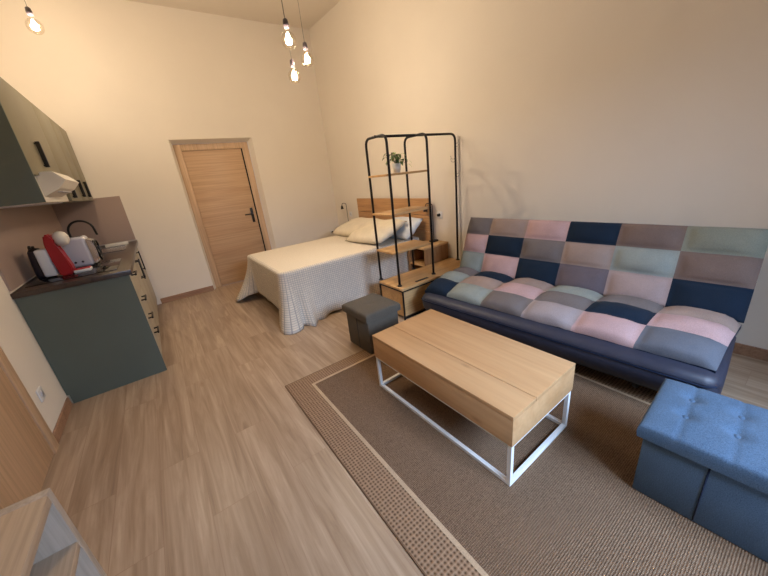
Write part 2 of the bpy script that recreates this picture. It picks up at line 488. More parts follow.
# ------------------------------------------------------------------ kitchenette
KY = -2.152; KX = -W+.60
def front(par, y0, y1, z0, z1, handle, name='door'):
    o = boxobj(name, (KX, KX+.02, y0+.002, y1-.002, z0, z1), M['cream'], par, .002)
    bm = bmesh.new()
    if handle[0] == 'v':
        yy, za, zb = handle[1:]
        box(bm, KX+.045, KX+.057, yy-.008, yy+.008, za, zb, .002)
        for z in (za+.015, zb-.015): box(bm, KX+.0195, KX+.046, yy-.005, yy+.005, z-.005, z+.005)
    else:
        zz, ya, yb = handle[1:]
        box(bm, KX+.045, KX+.057, ya, yb, zz-.008, zz+.008, .002)
        for q in (ya+.015, yb-.015): box(bm, KX+.0195, KX+.046, q-.005, q+.005, zz-.005, zz+.005)
    finish('handle', bm, M['blackplastic'], o, angle=40)
def unit(label, y0, y1, near=False):
    t = thing('base_cabinet', label, 'cabinet', (0,0,0), 0, 'kitchen base cabinets')
    bm = bmesh.new()
    yb = y0+(.018 if near else 0)
    box(bm, -W+.002, KX, yb, y1, .1, .858); box(bm, -W+.002, KX-.05, yb, y1, 0, .1)
    finish('carcass', bm, M['cream'], t)
    return t
u = unit('drawer cabinet under the hob with sage green side panel', KY, -1.55, True)
bm = bmesh.new()
prism(bm, [(-W+.016,0),(KX+.022,0),(KX+.022,.86),(-W+.002,.86),(-W+.002,.08),(-W+.016,.08)], 'y', KY, KY+.018)
finish('side_panel', bm, M['green'], u)
for z0, z1 in ((.1,.33),(.335,.47),(.475,.635),(.64,.855)):
    front(u, KY+.018, -1.55, z0, z1, ('h', z1-.03, KY+.15, -1.85), 'drawer')
u = unit('middle base cabinet between the drawers and the sink cabinet', -1.55, -.75)
front(u, -1.55, -1.15, .1, .855, ('v', -1.19, .62, .82)); front(u, -1.15, -.75, .1, .855, ('v', -1.11, .62, .82))
u = unit('corner base cabinet next to the back wall under the tap', -.75, -.004)
front(u, -.75, -.004, .1, .855, ('v', -.66, .62, .84))
w = boxobj('worktop', (-W+.001, -W+.645, -2.17, -.001, .862, .90), M['worktop'], None, .003)
tag(w, 'dark brown worktop running along the kitchenette', 'worktop')

def upper(label, y0, y1, z0, doors):
    t = thing('wall_cabinet', label, 'cabinet', (0,0,0), 0, 'kitchen wall cabinets')
    ux = -W+.385
    bm = bmesh.new(); box(bm, -W+.002, ux-.02, y0, y1, z0, 2.18)
    finish('carcass', bm, M['green'] if y0 < -2 else M['green_warm_lit'], t)
    for a, b_, hy, hz0, hz1 in doors:
        o = boxobj('door', (ux-.02, ux, a+.0015, b_-.0015, z0, 2.18), M['green_warm_lit'], t, .0015)
        bm = bmesh.new()
        box(bm, ux+.006, ux+.030, hy-.013, hy+.013, hz0, hz1, .002)
        for z in (hz0+.012, hz1-.012): box(bm, ux-.0005, ux+.007, hy-.005, hy+.005, z-.005, z+.005)
        finish('handle', bm, M['blackplastic'], o, angle=40)
    return t
hoodcab = upper('wall cabinet above the hood with sage green end panel', -2.30, -1.383, 1.60, [(-2.30, -1.383, -1.91, 1.665, 1.83)])
upper('narrow middle wall cabinet right of the hood', -1.383, -.82, 1.434, [(-1.383, -.82, -1.30, 1.46, 1.61)])
upper('wall cabinet next to the back wall above the tap', -.82, -.004, 1.434, [(-.82, -.41, -.86+.1, 1.47, 1.63), (-.41, -.004, -.36, 1.47, 1.63)])

t = thing('range_hood', 'white range hood jutting out under the wall cabinets', 'range hood', (0,0,0))
bm = bmesh.new()
box(bm, -W+.003, -3.245, -2.30, -1.40, 1.434, 1.598, .004)
finish('body', bm, M['hoodwhite'], t, angle=40)
bm = bmesh.new()
prism(bm, [(-3.222,1.62),(-3.16,1.62),(-3.11,1.565),(-3.155,1.515),(-3.243,1.47),(-3.243,1.598)], 'y', -2.16, -1.62)
finish('visor', bm, M['hoodwhite'], t)
bm = bmesh.new()
box(bm, -3.19, -3.165, -2.05, -1.70, 1.494, 1.500)
finish('light_strip', bm, M['lightgrey_plastic'], t)
bm = bmesh.new(); box(bm, -3.50, -3.28, -2.24, -1.46, 1.427, 1.4335)
finish('filter', bm, M['lightgrey_plastic'], t)

# side end panel of the hood cabinet (sage green, faces the room)
boxobj('end_panel', (-W+.002, -3.2235, -2.318, -2.3005, 1.434, 2.18), M['green'], hoodcab, .001)

t = thing('hob', 'black glass hob set in the worktop under the coffee machine', 'hob', (-3.30, -1.75, .90))
bm = bmesh.new(); box(bm, -.26, .25, -.30, .28, .0003, .006, .002); finish('glass_plate', bm, M['hob'], t, angle=40)
for cx, cy, r in ((-.12,-.15,.09),(-.12,.13,.075),(.12,-.15,.075),(.12,.13,.09)):
    bm = bmesh.new(); lathe(bm, [(r, .0062), (r+.0015, .0064), (r+.003, .0062)], (cx, cy, 0), 32)
    finish('ring_mark', bm, M['kettle'], t)

t = thing('sink', 'steel sink set in the worktop near the back wall', 'sink', (-3.27, -.62, .90))
bm = bmesh.new()
for a in ((-.22,.22,-.24,-.22),(-.22,.22,.22,.24),(-.22,-.20,-.22,.22),(.20,.22,-.22,.22)): box(bm, *a, .0003, .008)
finish('rim', bm, M['chrome'], t)
bm = bmesh.new(); box(bm, -.20, .20, -.22, .22, .0003, .003); finish('basin', bm, M['chrome'], t)

t = thing('tap', 'black gooseneck tap arching over the sink', 'tap', (-3.43, -.70, .908))
bm = bmesh.new()
lathe(bm, [(0,0),(.026,0),(.026,.012),(.016,.02),(.016,.06),(0,.06)], n=16); finish('base', bm, M['blackplastic'], t)
bm = bmesh.new()
pts = [(0,0,.02), (-.015,0,.15)] + [(.085-.10*math.cos(a), 0, .24+.10*math.sin(a)) for a in [PI*k/12 for k in range(0,13)]] + [(.19,0,.18)]
tube(bm, pts, .0105, 10); finish('spout', bm, M['blackplastic'], t, smooth=True)
bm = bmesh.new(); tube(bm, [(0,-.01,.045),(0,-.055,.06)], .006, 8); finish('lever', bm, M['blackplastic'], t)

tr = boxobj('chopping_board', (-3.26, -3.04, -.30, -.285, .901, .935), M['hoodwhite'], None, .003)
tag(tr, 'thin pale board lying on the worktop by the back wall', 'board')
tr.location = (0, 0, 0)

# toaster
t = thing('toaster', 'pale grey long toaster with chrome end beside the red coffee machine', 'toaster', (-3.315, -1.60, .9065), -.05)
bm = bmesh.new(); box(bm, -.13, .105, -.075, .075, .012, .25, .022, 4)
b0 = finish('body', bm, M['lightgrey_plastic'], t, angle=50)
bm = bmesh.new()
prism(bm, [(.1055,.02),(.135,.03),(.148,.08),(.150,.15),(.140,.21),(.1055,.228)], 'y', -.07, .07)
bmesh.ops.bevel(bm, geom=list(bm.edges), offset=.006, segments=2, affect='EDGES')
finish('chrome_end', bm, M['chrome'], t, angle=30)
bm = bmesh.new()
tube(bm, [(.152, .055*math.cos(a), .12+.085*math.sin(a)) for a in [2*PI*k/24 for k in range(24)]], .006, 8, True)
finish('black_trim', bm, M['blackplastic'], t, smooth=True)
bm = bmesh.new(); box(bm, .148, .165, -.012, .012, .12, .15, .003); finish('lever', bm, M['blackplastic'], t, angle=40)
bm = bmesh.new(); box(bm, -.12, .12, -.065, .065, 0, .012); finish('foot', bm, M['blackplastic'], t)
for i in range(4):
    bm = bmesh.new(); lathe(bm, [(0,0),(.0085,0),(.0085,.004),(0,.004)], n=12)
    bmesh.ops.rotate(bm, verts=bm.verts, cent=(0,0,0), matrix=Matrix.Rotation(PI/2, 3, 'X'))
    bmesh.ops.translate(bm, verts=bm.verts, vec=(-.095+i*.045, -.0745, .055))
    finish('button', bm, M['kettle'], t)
bm = bmesh.new()
for y in (-.03, .03): box(bm, -.10, .08, y-.010, y+.010, .2502, .2515)
finish('slots', bm, M['gap'], t)

# coffee machine
t = thing('coffee_machine', 'red and white capsule coffee machine on the black hob', 'coffee machine', (-3.37, -1.83, .9065), .0)
bm = bmesh.new()
prism(bm, [(-.03,.0),(.045,.0),(.055,.05),(.035,.15),(.01,.22),(.02,.28),(.0,.315),(-.03,.31),(-.045,.24),(-.04,.12)], 'y', -.05, .05)
bmesh.ops.bevel(bm, geom=list(bm.edges), offset=.010, segments=3, affect='EDGES')
finish('body', bm, M['red'], t, angle=50)
bm = bmesh.new()
lathe(bm, [(0,-.055),(.03,-.048),(.046,-.02),(.048,.01),(.036,.04),(.015,.052),(0,.055)], (.052,0,.27), 20)
finish('head', bm, M['hoodwhite'], t, smooth=True)
bm = bmesh.new(); box(bm, -.115, -.042, -.045, .045, .01, .215, .014, 3); finish('water_tank', bm, M['white_plastic'], t, angle=50)
bm = bmesh.new(); box(bm, .046, .15, -.045, .045, .0, .022, .006, 2); finish('drip_tray', bm, M['white_plastic'], t, angle=50)
bm = bmesh.new(); box(bm, .05, .145, -.04, .04, .0225, .027, .001, 1); finish('tray_edge', bm, M['red'], t, angle=50)

# kettle
t = thing('kettle', 'dark kettle with black handle left of the coffee machine', 'kettle', (-3.512, -1.705, .9065), PI/2+.5)
bm = bmesh.new(); lathe(bm, [(0,0),(.050,0),(.052,.02),(.050,.10),(.042,.19),(.04,.20),(0,.20)], n=24); finish('body', bm, M['kettle'], t)
bm = bmesh.new(); lathe(bm, [(.038,.2003),(.03,.215),(.01,.22),(.01,.235),(0,.238)], n=16); finish('lid', bm, M['blackplastic'], t)
bm = bmesh.new(); tube(bm, fillet([(.038,0,.19),(.06,0,.235),(.075,0,.22),(.075,0,.08),(.057,0,.05)], .02), .009, 8); finish('handle', bm, M['blackplastic'], t, smooth=True)

# ------------------------------------------------------------------ pendant lights
LAMPS = []
def pendant(label, x, y, z, cone=True):
    t = thing('pendant_bulb', label, 'pendant lamp', (x, y, z), 0, 'hanging filament bulbs')
    bm = bmesh.new()
    prof = [(0,-.062)] + [(.055*math.cos(a), -.007+.055*math.sin(a)) for a in [(-PI/2+.25)+k*(PI/2+.25+.9)/12 for k in range(13)]] + [(.018,.055),(.0135,.065)]
    lathe(bm, prof, n=24); finish('bulb_glass', bm, M['bulbglass'], t)
    bm = bmesh.new()
    for k in range(6):
        a = k*PI/3
        tube(bm, [(.006*math.cos(a),.006*math.sin(a),.03),(.016*math.cos(a),.016*math.sin(a),-.030)], .0048, 6)
    tube(bm, [(0,0,.04),(0,0,.0)], .004, 6)
    finish('filament', bm, M['filament'], t)
    bm = bmesh.new(); lathe(bm, [(.0,.065),(.019,.065),(.021,.09),(.017,.115),(.006,.125),(0,.126)], n=16); finish('lamp_holder', bm, M['kettle'], t)
    bm = bmesh.new(); tube(bm, [(0,0,.12),(0,0,H-z-.0245)], .0014, 6); finish('cable', bm, M['gap'], t)
    bm = bmesh.new(); lathe(bm, [(0,H-z-.001),(.03,H-z-.001),(.03,H-z-.018),(.012,H-z-.025),(0,H-z-.025)], n=20); finish('ceiling_cup', bm, M['blackplastic'], t)
    LAMPS.append((x, y, z))
pendant('pendant bulb hanging alone above the kitchenette', -3.05, -1.05, 2.80)
pendant('nearest and highest of the three clustered pendant bulbs', -1.56, -2.60, 2.365)
pendant('right one of the three clustered pendant bulbs', -1.25, -2.22, 2.38)
pendant('lowest and farthest of the three clustered pendant bulbs', -1.35, -2.12, 2.275)

# ------------------------------------------------------------------ bed
BX, BY0, BY1, BZ = -1.885, -2.20, -.90, .58   # foot x, near y, far y, top z
t = thing('bed', 'double bed with grooved oak headboard against the right wall', 'bed', (0,0,0))
boxobj('bed_base', (BX+.05, -.05, BY0+.05, BY1-.05, .09, .30), M['mattress'], t, .01)
boxobj('mattress', (BX+.03, -.045, BY0+.03, BY1-.03, .302, BZ-.012), M['sheet'], t, .04, 4)
for x in (BX+.12, -.15):
    for y in (BY0+.12, BY1-.12):
        bm = bmesh.new(); tube(bm, [(x,y,0),(x,y,.09)], [.02,.026], 12); finish('leg', bm, M['blackplastic'], t)
bm = bmesh.new()
for z0, z1 in ((.45,.645),(.65,.845),(.85,1.045)): box(bm, -.036, -.014, -2.352, -.720, z0, z1, .003, 1)
for y in (-2.2, -.88): box(bm, -.0355, -.0145, y-.04, y+.04, .0, .45)
finish('headboard', bm, M['headwood'], t, angle=40)

# bedspread : parametrised drape
def bedspread():
    bm = bmesh.new(); uvl = bm.loops.layers.uv.new('UVMap')
    x1 = -.09
    # perimeter path from head near side, round the foot, back up the far side
    path = []
    r = .07
    n1 = 46
    for i in range(n1): path.append((x1+(BX+r-x1)*i/n1, BY0, 0, -1))
    for k in range(9):
        a = PI/2*k/8; path.append((BX+r-r*math.sin(a), BY0+r-r*math.cos(a), -math.sin(a), -math.cos(a)))
    n2 = 34
    for i in range(1, n2): path.append((BX, BY0+r+(BY1-BY0-2*r)*i/n2, -1, 0))
    for k in range(9):
        a = PI/2*k/8; path.append((BX+r-r*math.cos(a), BY1-r+r*math.sin(a), -math.cos(a), math.sin(a)))
    for i in range(1, n1+1): path.append((BX+r+(x1-BX-r)*i/n1, BY1, 0, 1))
    s = [0]
    for a, b_ in zip(path, path[1:]): s.append(s[-1]+math.hypot(a[0]-b_[0], a[1]-b_[1]))
    sc1 = s[n1+4]; sc2 = s[n1+8+n2+4]
    ROW = 16
    rows = []
    def g(q, c, w): return math.exp(-((q-c)/w)**2)
    for j in range(ROW+1):
        t_ = j/ROW; ring = []
        for i, (px, py, nx, ny) in enumerate(path):
            q = s[i]
            near = g(q, sc1-.10, .20); nearfoot = g(q, sc1+.05, .06); far = g(q, sc2, .12)
            hem = .13
            if q < sc1: hem = .03
            bz = max(.004, hem - .10*near - .10*nearfoot - .12*far)
            z = (BZ-.02)*(1-t_)+bz*t_
            fold = .010*math.sin(q*21+1.0)+.008*math.sin(q*37)
            off = .012 + t_*(.03+fold) + t_**1.6*(.17*near*(.6+.4*math.sin(q*40)) + .03*nearfoot + .26*far)
            if sc1+.12 < q < sc2-.14: off = .012+t_*(.005+fold*.35)
            ring.append(bm.verts.new((px+nx*off, py+ny*off, z)))
        rows.append(ring)
    # roll from top
    top1 = [bm.verts.new((px+nx*.006, py+ny*.006, BZ-.006)) for px, py, nx, ny in path]
    top2 = [bm.verts.new((px-nx*.02, py-ny*.02, BZ)) for px, py, nx, ny in path]
    rows = [top2, top1]+rows
    for j in range(len(rows)-1):
        for i in range(len(path)-1):
            f = bm.faces.new((rows[j][i], rows[j][i+1], rows[j+1][i+1], rows[j+1][i])); f.smooth = True
            us = (s[i], s[i+1], s[i+1], s[i]); 
            vv = lambda jj: .0 if jj == 0 else (.02 if jj == 1 else .04+.52*(jj-2)/ROW)
            vs = (vv(j), vv(j), vv(j+1), vv(j+1))
            for l, a, b_ in zip(f.loops, us, vs): l[uvl].uv = (a, b_)
    # flat top: join the two long sides
    f = bm.faces.new(top2); f.material_index = 1
    for l in f.loops: l[uvl].uv = (l.vert.co.x, l.vert.co.y)
    bmesh.ops.triangulate(bm, faces=[f])
    o = finish('bedspread', bm, [M['cover'], cover_top_mat()])
    md = o.modifiers.new('thickness', 'SOLIDIFY'); md.thickness = .008; md.offset = -1
    return o
tag(bedspread(), 'cream checked bedspread draped over the bed to the floor', 'bedspread')

def pillow(name, label, cat, sx, sy, sz, loc, rot, mat):
    bm = bmesh.new(); n = 18
    def P(u, v, side):
        e = (1-abs(u)**2.6)*(1-abs(v)**2.6)
        k = 1-.10*(abs(u)**2)*(1-abs(v)**3); k2 = 1-.10*(abs(v)**2)*(1-abs(u)**3)
        wr = .010*mnoise.noise(Vector((u*2.2, v*2.2, side*3+sx*9)))
        return (u*sx/2*k2, v*sy/2*k, side*(sz/2*max(e, 0)**.42 + wr*(e > 0.02)))
    top = {}; bot = {}
    for i in range(n+1):
        for j in range(n+1):
            u, v = -1+2*i/n, -1+2*j/n
            top[i,j] = bm.verts.new(P(u, v, 1))
            bot[i,j] = top[i,j] if i in (0,n) or j in (0,n) else bm.verts.new(P(u, v, -1))
    for i in range(n):
        for j in range(n):
            for d_ in (top, bot):
                try: f = bm.faces.new((d_[i,j], d_[i+1,j], d_[i+1,j+1], d_[i,j+1])); f.smooth = True
                except ValueError: pass
    o = finish(name, bm, mat, smooth=True)
    o.location = loc; o.rotation_euler = rot
    return tag(o, label, cat, 'pillows at the head of the bed')
R_ = math.radians
pillow('pillow', 'cream pillow on the far side of the bed beside the wall', 'pillow', .50, .74, .15, (-.36,-1.19,.682), (0,R_(-16),R_(4)), M['pillow'])
pillow('pillow', 'front cream pillow in the middle of the bed head', 'pillow', .50, .74, .15, (-.50,-1.84,.702), (R_(-3),R_(-20),R_(6)), M['pillow'])
pillow('pillow', 'cool white pillow behind the near cream pillow by the headboard', 'pillow', .34, .62, .13, (-.19,-1.98,.70), (R_(-2),R_(-38),R_(-2)), M['pillow2'])

# ------------------------------------------------------------------ nightstands and reading lamps
def nightstand(label, y0, y1, x=-.21, h=.53):
    t = thing('nightstand', label, 'nightstand', (x, (y0+y1)/2, 0), 0, 'oak bedside tables')
    hw = (y1-y0)/2
    bm = bmesh.new()
    box(bm, -.19, .19, -hw, -hw+.018, .10, h-.02); box(bm, -.19, .19, hw-.018, hw, .10, h-.02)
    box(bm, .175, .19, -hw+.018, hw-.018, .10, h-.02)
    finish('carcass', bm, M['nightwood'], t)
    boxobj('top', (-.20, .195, -hw-.002, hw+.002, h-.02, h), M['rackwood'], t, .002)
    boxobj('shelf', (-.185, .175, -hw+.018, hw-.018, h*.57, h*.57+.018), M['rackwood'], t)
    boxobj('bottom_board', (-.19, .175, -hw+.018, hw-.018, .10, .118), M['rackwood'], t)
    for x in (-.17, .17):
        for y in (-hw+.03, hw-.03):
            bm = bmesh.new(); tube(bm, [(x,y,0),(x,y,.10)], .012, 10); finish('leg', bm, M['blackplastic'], t)
nightstand('oak bedside table behind the garment rack, near side of bed', -2.565, -2.264, -.14)
nightstand('oak bedside table between the bed and the back wall', -.60, -.27, -.235, .44)
def reading_lamp(label, loc, rz, flip=1, e=0):
    t = thing('reading_lamp', label, 'table lamp', loc, rz, 'black bedside reading lamps')
    bm = bmesh.new(); box(bm, -.05, .05, -.035, .035, 0, .022, .008, 3); finish('base', bm, M['blackplastic'], t, angle=40)
    bm = bmesh.new(); tube(bm, fillet([(0,0,.02),(0,0,.455+e),(-.03,0.07*flip,.46+e),(-.035,.085*flip,.42+e)], .03), .0045, 8); finish('stem', bm, M['blackplastic'], t, smooth=True)
    bm = bmesh.new(); lathe(bm, [(0,.03),(.012,.028),(.02,.0),(.026,-.03),(0,-.03)], (-.035,.085*flip,.395+e), 16); finish('lamp_head', bm, M['blackplastic'], t)
reading_lamp('thin black reading lamp on the bedside table behind the rack', (-.03, -2.41, .531), 0)
reading_lamp('thin black reading lamp left of the headboard above the pillows', (-.10, -.47, .441), 0, 1, .08)

# ------------------------------------------------------------------ garment rack
t = thing('garment_rack', 'black tube garment rack with oak shelves on a low oak drawer base', 'clothes rack', (0,0,0))
X0, X1, Y0, Y1, ZT = -1.005, .070, -2.962, -2.578, .33
boxobj('top_board', (X0, X1, Y0, Y1, ZT-.022, ZT), M['rackwood'], t, .002)
boxobj('cabinet_body', (X0+.012, X1-.004, Y0+.022, Y1-.004, .03, ZT-.034), M['rackwood'], t)
for a, b_ in ((X0+.018, (X0+X1)/2-.003), ((X0+X1)/2+.003, X1-.012)):
    boxobj('drawer_front', (a, b_, Y0+.004, Y0+.0215, .04, ZT-.04), M['rackwood'], t, .002)
bm = bmesh.new()
box(bm, X0, X0+.012, Y0, Y0+.012, 0, ZT-.022); box(bm, X1-.012, X1, Y0, Y0+.012, 0, ZT-.022)
box(bm, X0, X0+.012, Y1-.012, Y1, 0, ZT-.022); box(bm, X1-.012, X1, Y1-.012, Y1, 0, ZT-.022)
box(bm, X0+.012, X1-.012, Y0, Y0+.010, ZT-.034, ZT-.0225); box(bm, X0+.012, X1-.012, Y0, Y0+.010, .014, .026)
box(bm, X0, X0+.010, Y0+.012, Y1-.012, ZT-.034, ZT-.0225)
finish('steel_frame', bm, M['black'], t)
boxobj('handle_slot', (-.78, -.615, -2.915, -2.885, ZT+.0002, ZT+.003), M['blackplastic'], t)
YA, YBk, ZL = -2.868, -2.572+.02, 1.685
for xx in (-.96, -.50):
    bm = bmesh.new()
    tube(bm, fillet([(xx,YA,ZT),(xx,YA,ZL),(xx,YBk,ZL),(xx,YBk,ZT)], .07, 8), .0115, 12)
    finish('hoop', bm, M['black'], t, smooth=True)
    for yy in (YA, YBk):
        bm = bmesh.new(); lathe(bm, [(0,0),(.024,0),(.024,.006),(.015,.014),(0,.014)], (xx,yy,ZT+.0002), 16); finish('foot_flange', bm, M['black'], t)
ym = -2.72
bm = bmesh.new()
tube(bm, fillet([(-.975,ym,ZL+.002),(.045,ym,ZL+.002),(.045,ym,ZT)], .07, 8), .0115, 12)
ob = finish('top_rail', bm, M['black'], t, smooth=True)
bm = bmesh.new(); lathe(bm, [(0,0),(.022,0),(.022,.006),(.015,.014),(0,.014)], (.045,ym,ZT+.0002), 16); finish('foot_flange', bm, M['black'], t)
for xx, sgn in ((-.045, 1),):
    for z_, dx in ((1.60, .0), (1.45, -1), (1.30, 0)):
        bm = bmesh.new()
        dirx = (.0, -1) if dx == 0 else (-.8, .5)
        for k in (0, 1):
            p0 = Vector((.045, ym, z_-.03*k)); dv = Vector((dirx[0], dirx[1], 0)).normalized()
            tube(bm, [p0, p0+dv*.03+Vector((0,0,-.008)), p0+dv*.048+Vector((0,0,.008)), p0+dv*.052+Vector((0,0,.03))], .0028, 6)
        finish('coat_hook', bm, M['chrome'], t, smooth=True)
for z_, lab in ((.655, 0), (1.015, 0), (1.362, 0)):
    boxobj('shelf', (-.985, -.475, YA+.012, YBk-.012, z_-.009, z_+.009), M['rackwood'], t, .002)

# plant on the top shelf
t = thing('potted_plant', 'small trailing green plant in white pot on the top rack shelf', 'plant', (-.74, -2.70, 1.3715))
bm = bmesh.new(); lathe(bm, [(0,0),(.030,0),(.042,.085),(.038,.085),(.034,.075),(0,.075)], n=20); finish('pot', bm, M['pot'], t)
bm = bmesh.new(); lathe(bm, [(.0335,.0755),(.015,.079),(0,.08)], n=16); finish('soil', bm, M['soil'], t)
bm = bmesh.new(); rnd = random.Random(5)
def leaf(bm, p, dirv, ln, wd, mi):
    dirv = dirv.normalized(); side = dirv.cross(Vector((0,0,1)))
    if side.length < .1: side = Vector((1,0,0))
    side.normalize(); up = side.cross(dirv)
    prev = None
    for k in range(7):
        f_ = k/6; w_ = wd*math.sin(PI*min(f_*1.0+.03,1))**.7*(1-.25*f_)
        c_ = p+dirv*ln*f_+up*(.18*ln*math.sin(PI*f_))-Vector((0,0,1))*ln*.35*f_*f_
        row = [bm.verts.new(c_-side*w_+up*.15*w_), bm.verts.new(c_), bm.verts.new(c_+side*w_+up*.15*w_)]
        if prev:
            for q in (0, 1):
                fc = bm.faces.new((prev[q], prev[q+1], row[q+1], row[q])); fc.material_index = mi; fc.smooth = True
        prev = row
for k in range(26):
    a = rnd.uniform(0, 2*PI); el = rnd.uniform(-.1, 1.1); L = rnd.uniform(.03, .105)
    b0_ = Vector((.012*math.cos(a), .012*math.sin(a), .08))
    dv = Vector((math.cos(a)*math.cos(el), math.sin(a)*math.cos(el), math.sin(el)))
    tip = b0_+dv*L+Vector((0,0,.03-.5*L*L*10*(1 if el < .4 else .3)))
    mid = (b0_+tip)/2+Vector((0,0,.03))
    tube(bm, [b0_, mid, tip], .0016, 5)
    leaf(bm, tip, Vector((dv.x, dv.y, rnd.uniform(-.7,.2))), rnd.uniform(.035,.060), rnd.uniform(.013,.020), 1 if rnd.random() < .25 else 0)
    if rnd.random() < .7: leaf(bm, mid, Vector((dv.y, -dv.x, rnd.uniform(-.3,.4))), .045, .014, 0)
finish('foliage', bm, [M['leaf'], M['leaf_light']], t)

# ------------------------------------------------------------------ sofa bed
t = thing('sofa_bed', 'patchwork click-clack sofa bed in pink, navy, grey and sage', 'sofa', (-.135, -3.09, 0), R_(4.5))
COLS = [0, .26, .60, .93, 1.26, 1.60, 1.94]
def patches(name, prof, cells, thick, puff=.042, sub=10, COLS=COLS, taper=0):
    """prof: list of (x,z) row boundaries (top to bottom); cells rows of letters; y = -u"""
    keys = sorted({c for r in cells for c in r}); bm = bmesh.new()
    mats = [PATCH[k] for k in keys]+[M['navyfab']]
    nr = len(cells); nc = len(COLS)-1
    # sampled profile
    P = [Vector((p[0], 0, p[1])) for p in prof]
    def at(t_):   # t_ in 0..nr  with catmull-rom smoothing between samples
        i = min(int(t_), nr-1); f = t_-i
        p0, p1, p2, p3 = P[max(i-1,0)], P[i], P[i+1], P[min(i+2,nr)]
        return .5*((2*p1)+(p2-p0)*f+(2*p0-5*p1+4*p2-p3)*f*f+(3*p1-p0-3*p2+p3)*f**3)
    NU, NV = nc*sub, nr*sub
    def norm(t_):
        d_ = at(min(t_+.02, nr))-at(max(t_-.02, 0)); n = Vector((d_.z, 0, -d_.x)).normalized()
        if n.z < 0 and abs(n.z) > abs(n.x): n = -n
        elif abs(n.x) >= abs(n.z) and n.x > 0: n = -n
        return n
    g = {}; bk = {}
    for j in range(NV+1):
        tv = j/sub; n = norm(tv)
        for i in range(NU+1):
            ci = min(i//sub, nc-1); fu = (i-ci*sub)/sub; u = (COLS[ci]+(COLS[ci+1]-COLS[ci])*fu)*(1-taper*tv/nr)
            fv = tv-min(int(tv), nr-1)
            h = (max(0, math.sin(PI*fu))**.5)*(max(0, math.sin(PI*fv))**.45)
            ed = 0
            wr = .005*mnoise.noise(Vector((u*9, tv*3, 1.3)))+.003*mnoise.noise(Vector((u*26, tv*7, 4.3)))
            # round off the panel at its outer rim
            rim = min(i, NU-i, j, NV-j)
            drop = {0: -.022, 1: -.006}.get(rim, 0)
            p = at(tv)+n*(puff*h+wr+drop); g[i,j] = bm.verts.new((p.x, -u, p.z))
            p = at(tv)-n*thick
            bk[i,j] = bm.verts.new((p.x, -u, p.z)) if rim == 0 else None
    for j in range(NV):
        for i in range(NU):
            f = bm.faces.new((g[i,j], g[i+1,j], g[i+1,j+1], g[i,j+1])); f.smooth = True
            f.material_index = keys.index(cells[min(j//sub,nr-1)][min(i//sub,nc-1)])
    rimk = [(i,0) for i in range(NU)]+[(NU,j) for j in range(NV)]+[(i,NV) for i in range(NU,0,-1)]+[(0,j) for j in range(NV,0,-1)]
    nk = len(rimk); bi = len(keys)
    for q in range(nk):
        a, b_ = rimk[q], rimk[(q+1) % nk]
        f = bm.faces.new((g[a], g[b_], bk[b_], bk[a])); f.material_index = bi
    for j in range(NV):
        pass
    # back: strip between left and right rims
    for j in range(NV):
        ks = None
        if bk[0,j] and bk[NU,j]:
            f = bm.faces.new((bk[0,j], bk[NU,j], bk[NU,j+1], bk[0,j+1])) if j not in (0, NV-1) else None
            if f: f.material_index = bi
    row0 = [bk[i,0] for i in range(NU+1)]; rowN = [bk[i,NV] for i in range(NU+1)]
    f = bm.faces.new(row0+[bk[NU,1], bk[0,1]]); f.material_index = bi
    f = bm.faces.new([bk[0,NV-1], bk[NU,NV-1]]+rowN[::-1]); f.material_index = bi
    return finish(name, bm, mats, t)
BR = ['GTPNBQ', 'PNGTSB', 'SPNVMN']
back = patches('backrest', [(-.055,.890),(-.125,.74),(-.19,.58),(-.262,.40)], BR, .085)
SR = ['GNTSGT', 'STPGNP', 'NSGLPU']
seat = patches('seat', [(-.23,.40),(-.40,.412),(-.58,.405),(-.765,.350)], SR, .05, .044, 10, [0, .26, .60, .935, 1.27, 1.60, 1.935], .022)
# lower bodies
def softbox(name, dims, mat, bev, wob=0):
    bm = bmesh.new(); box(bm, *dims, bev=bev, seg=5)
    return finish(name, bm, mat, t, angle=60)
sofa = t
bm = bmesh.new()
# front bulging base, profile swept along the length with rounded ends
prof = [(-.24,.335),(-.50,.335),(-.74,.330),(-.800,.318),(-.832,.300),(-.838,.278),(-.826,.268),(-.834,.255),(-.828,.20),(-.80,.14),(-.76,.112),(-.55,.11),(-.24,.12)]
us = [-.02,-.012,.01,.05,.2,.5,.95,1.4,1.7,1.86,1.90,1.922,1.93]
sh = [.16,.10,.045,.012,0,0,0,0,0,.012,.045,.10,.16]
rings = []
for u_, s_ in zip(us, sh):
    rings.append([bm.verts.new((min(x+ (s_*.6 if x < -.6 else 0), -.24), -u_, z+(s_*.25 if z < .2 else -s_*.25))) for x, z in prof])
for a, b_ in zip(rings, rings[1:]):
    for k in range(len(prof)):
        f = bm.faces.new((a[k], a[(k+1) % len(prof)], b_[(k+1) % len(prof)], b_[k])); f.smooth = True
bm.faces.new(rings[0]); bm.faces.new(rings[-1])
finish('seat_base', bm, M['navy'], sofa, angle=50)
bm = bmesh.new()
tube(bm, [(-.834+.03*(1 if u_ in (0, 1.91) else 0), -u_, .268) for u_ in (0,.04,.4,.95,1.5,1.87,1.91)], .005, 8)
finish('piping', bm, M['navyfab'], sofa, smooth=True)
bm = bmesh.new()
prism(bm, [(-.03,.85),(.012,.85),(-.06,.30),(-.22,.28)], 'y', -.03, -1.91)
bmesh.ops.bevel(bm, geom=list(bm.edges), offset=.012, segments=2, affect='EDGES')
finish('backrest_shell', bm, M['navy'], sofa, angle=50)
bm = bmesh.new()
for y in (-.35, -1.60):
    tube(bm, fillet([(-.78,y,.15),(-.70,y,.05),(-.30,y,.05),(-.20,y,.15)], .04), .013, 8)
tube(bm, [(-.5,-.35,.05),(-.5,-1.60,.05)], .012, 8)
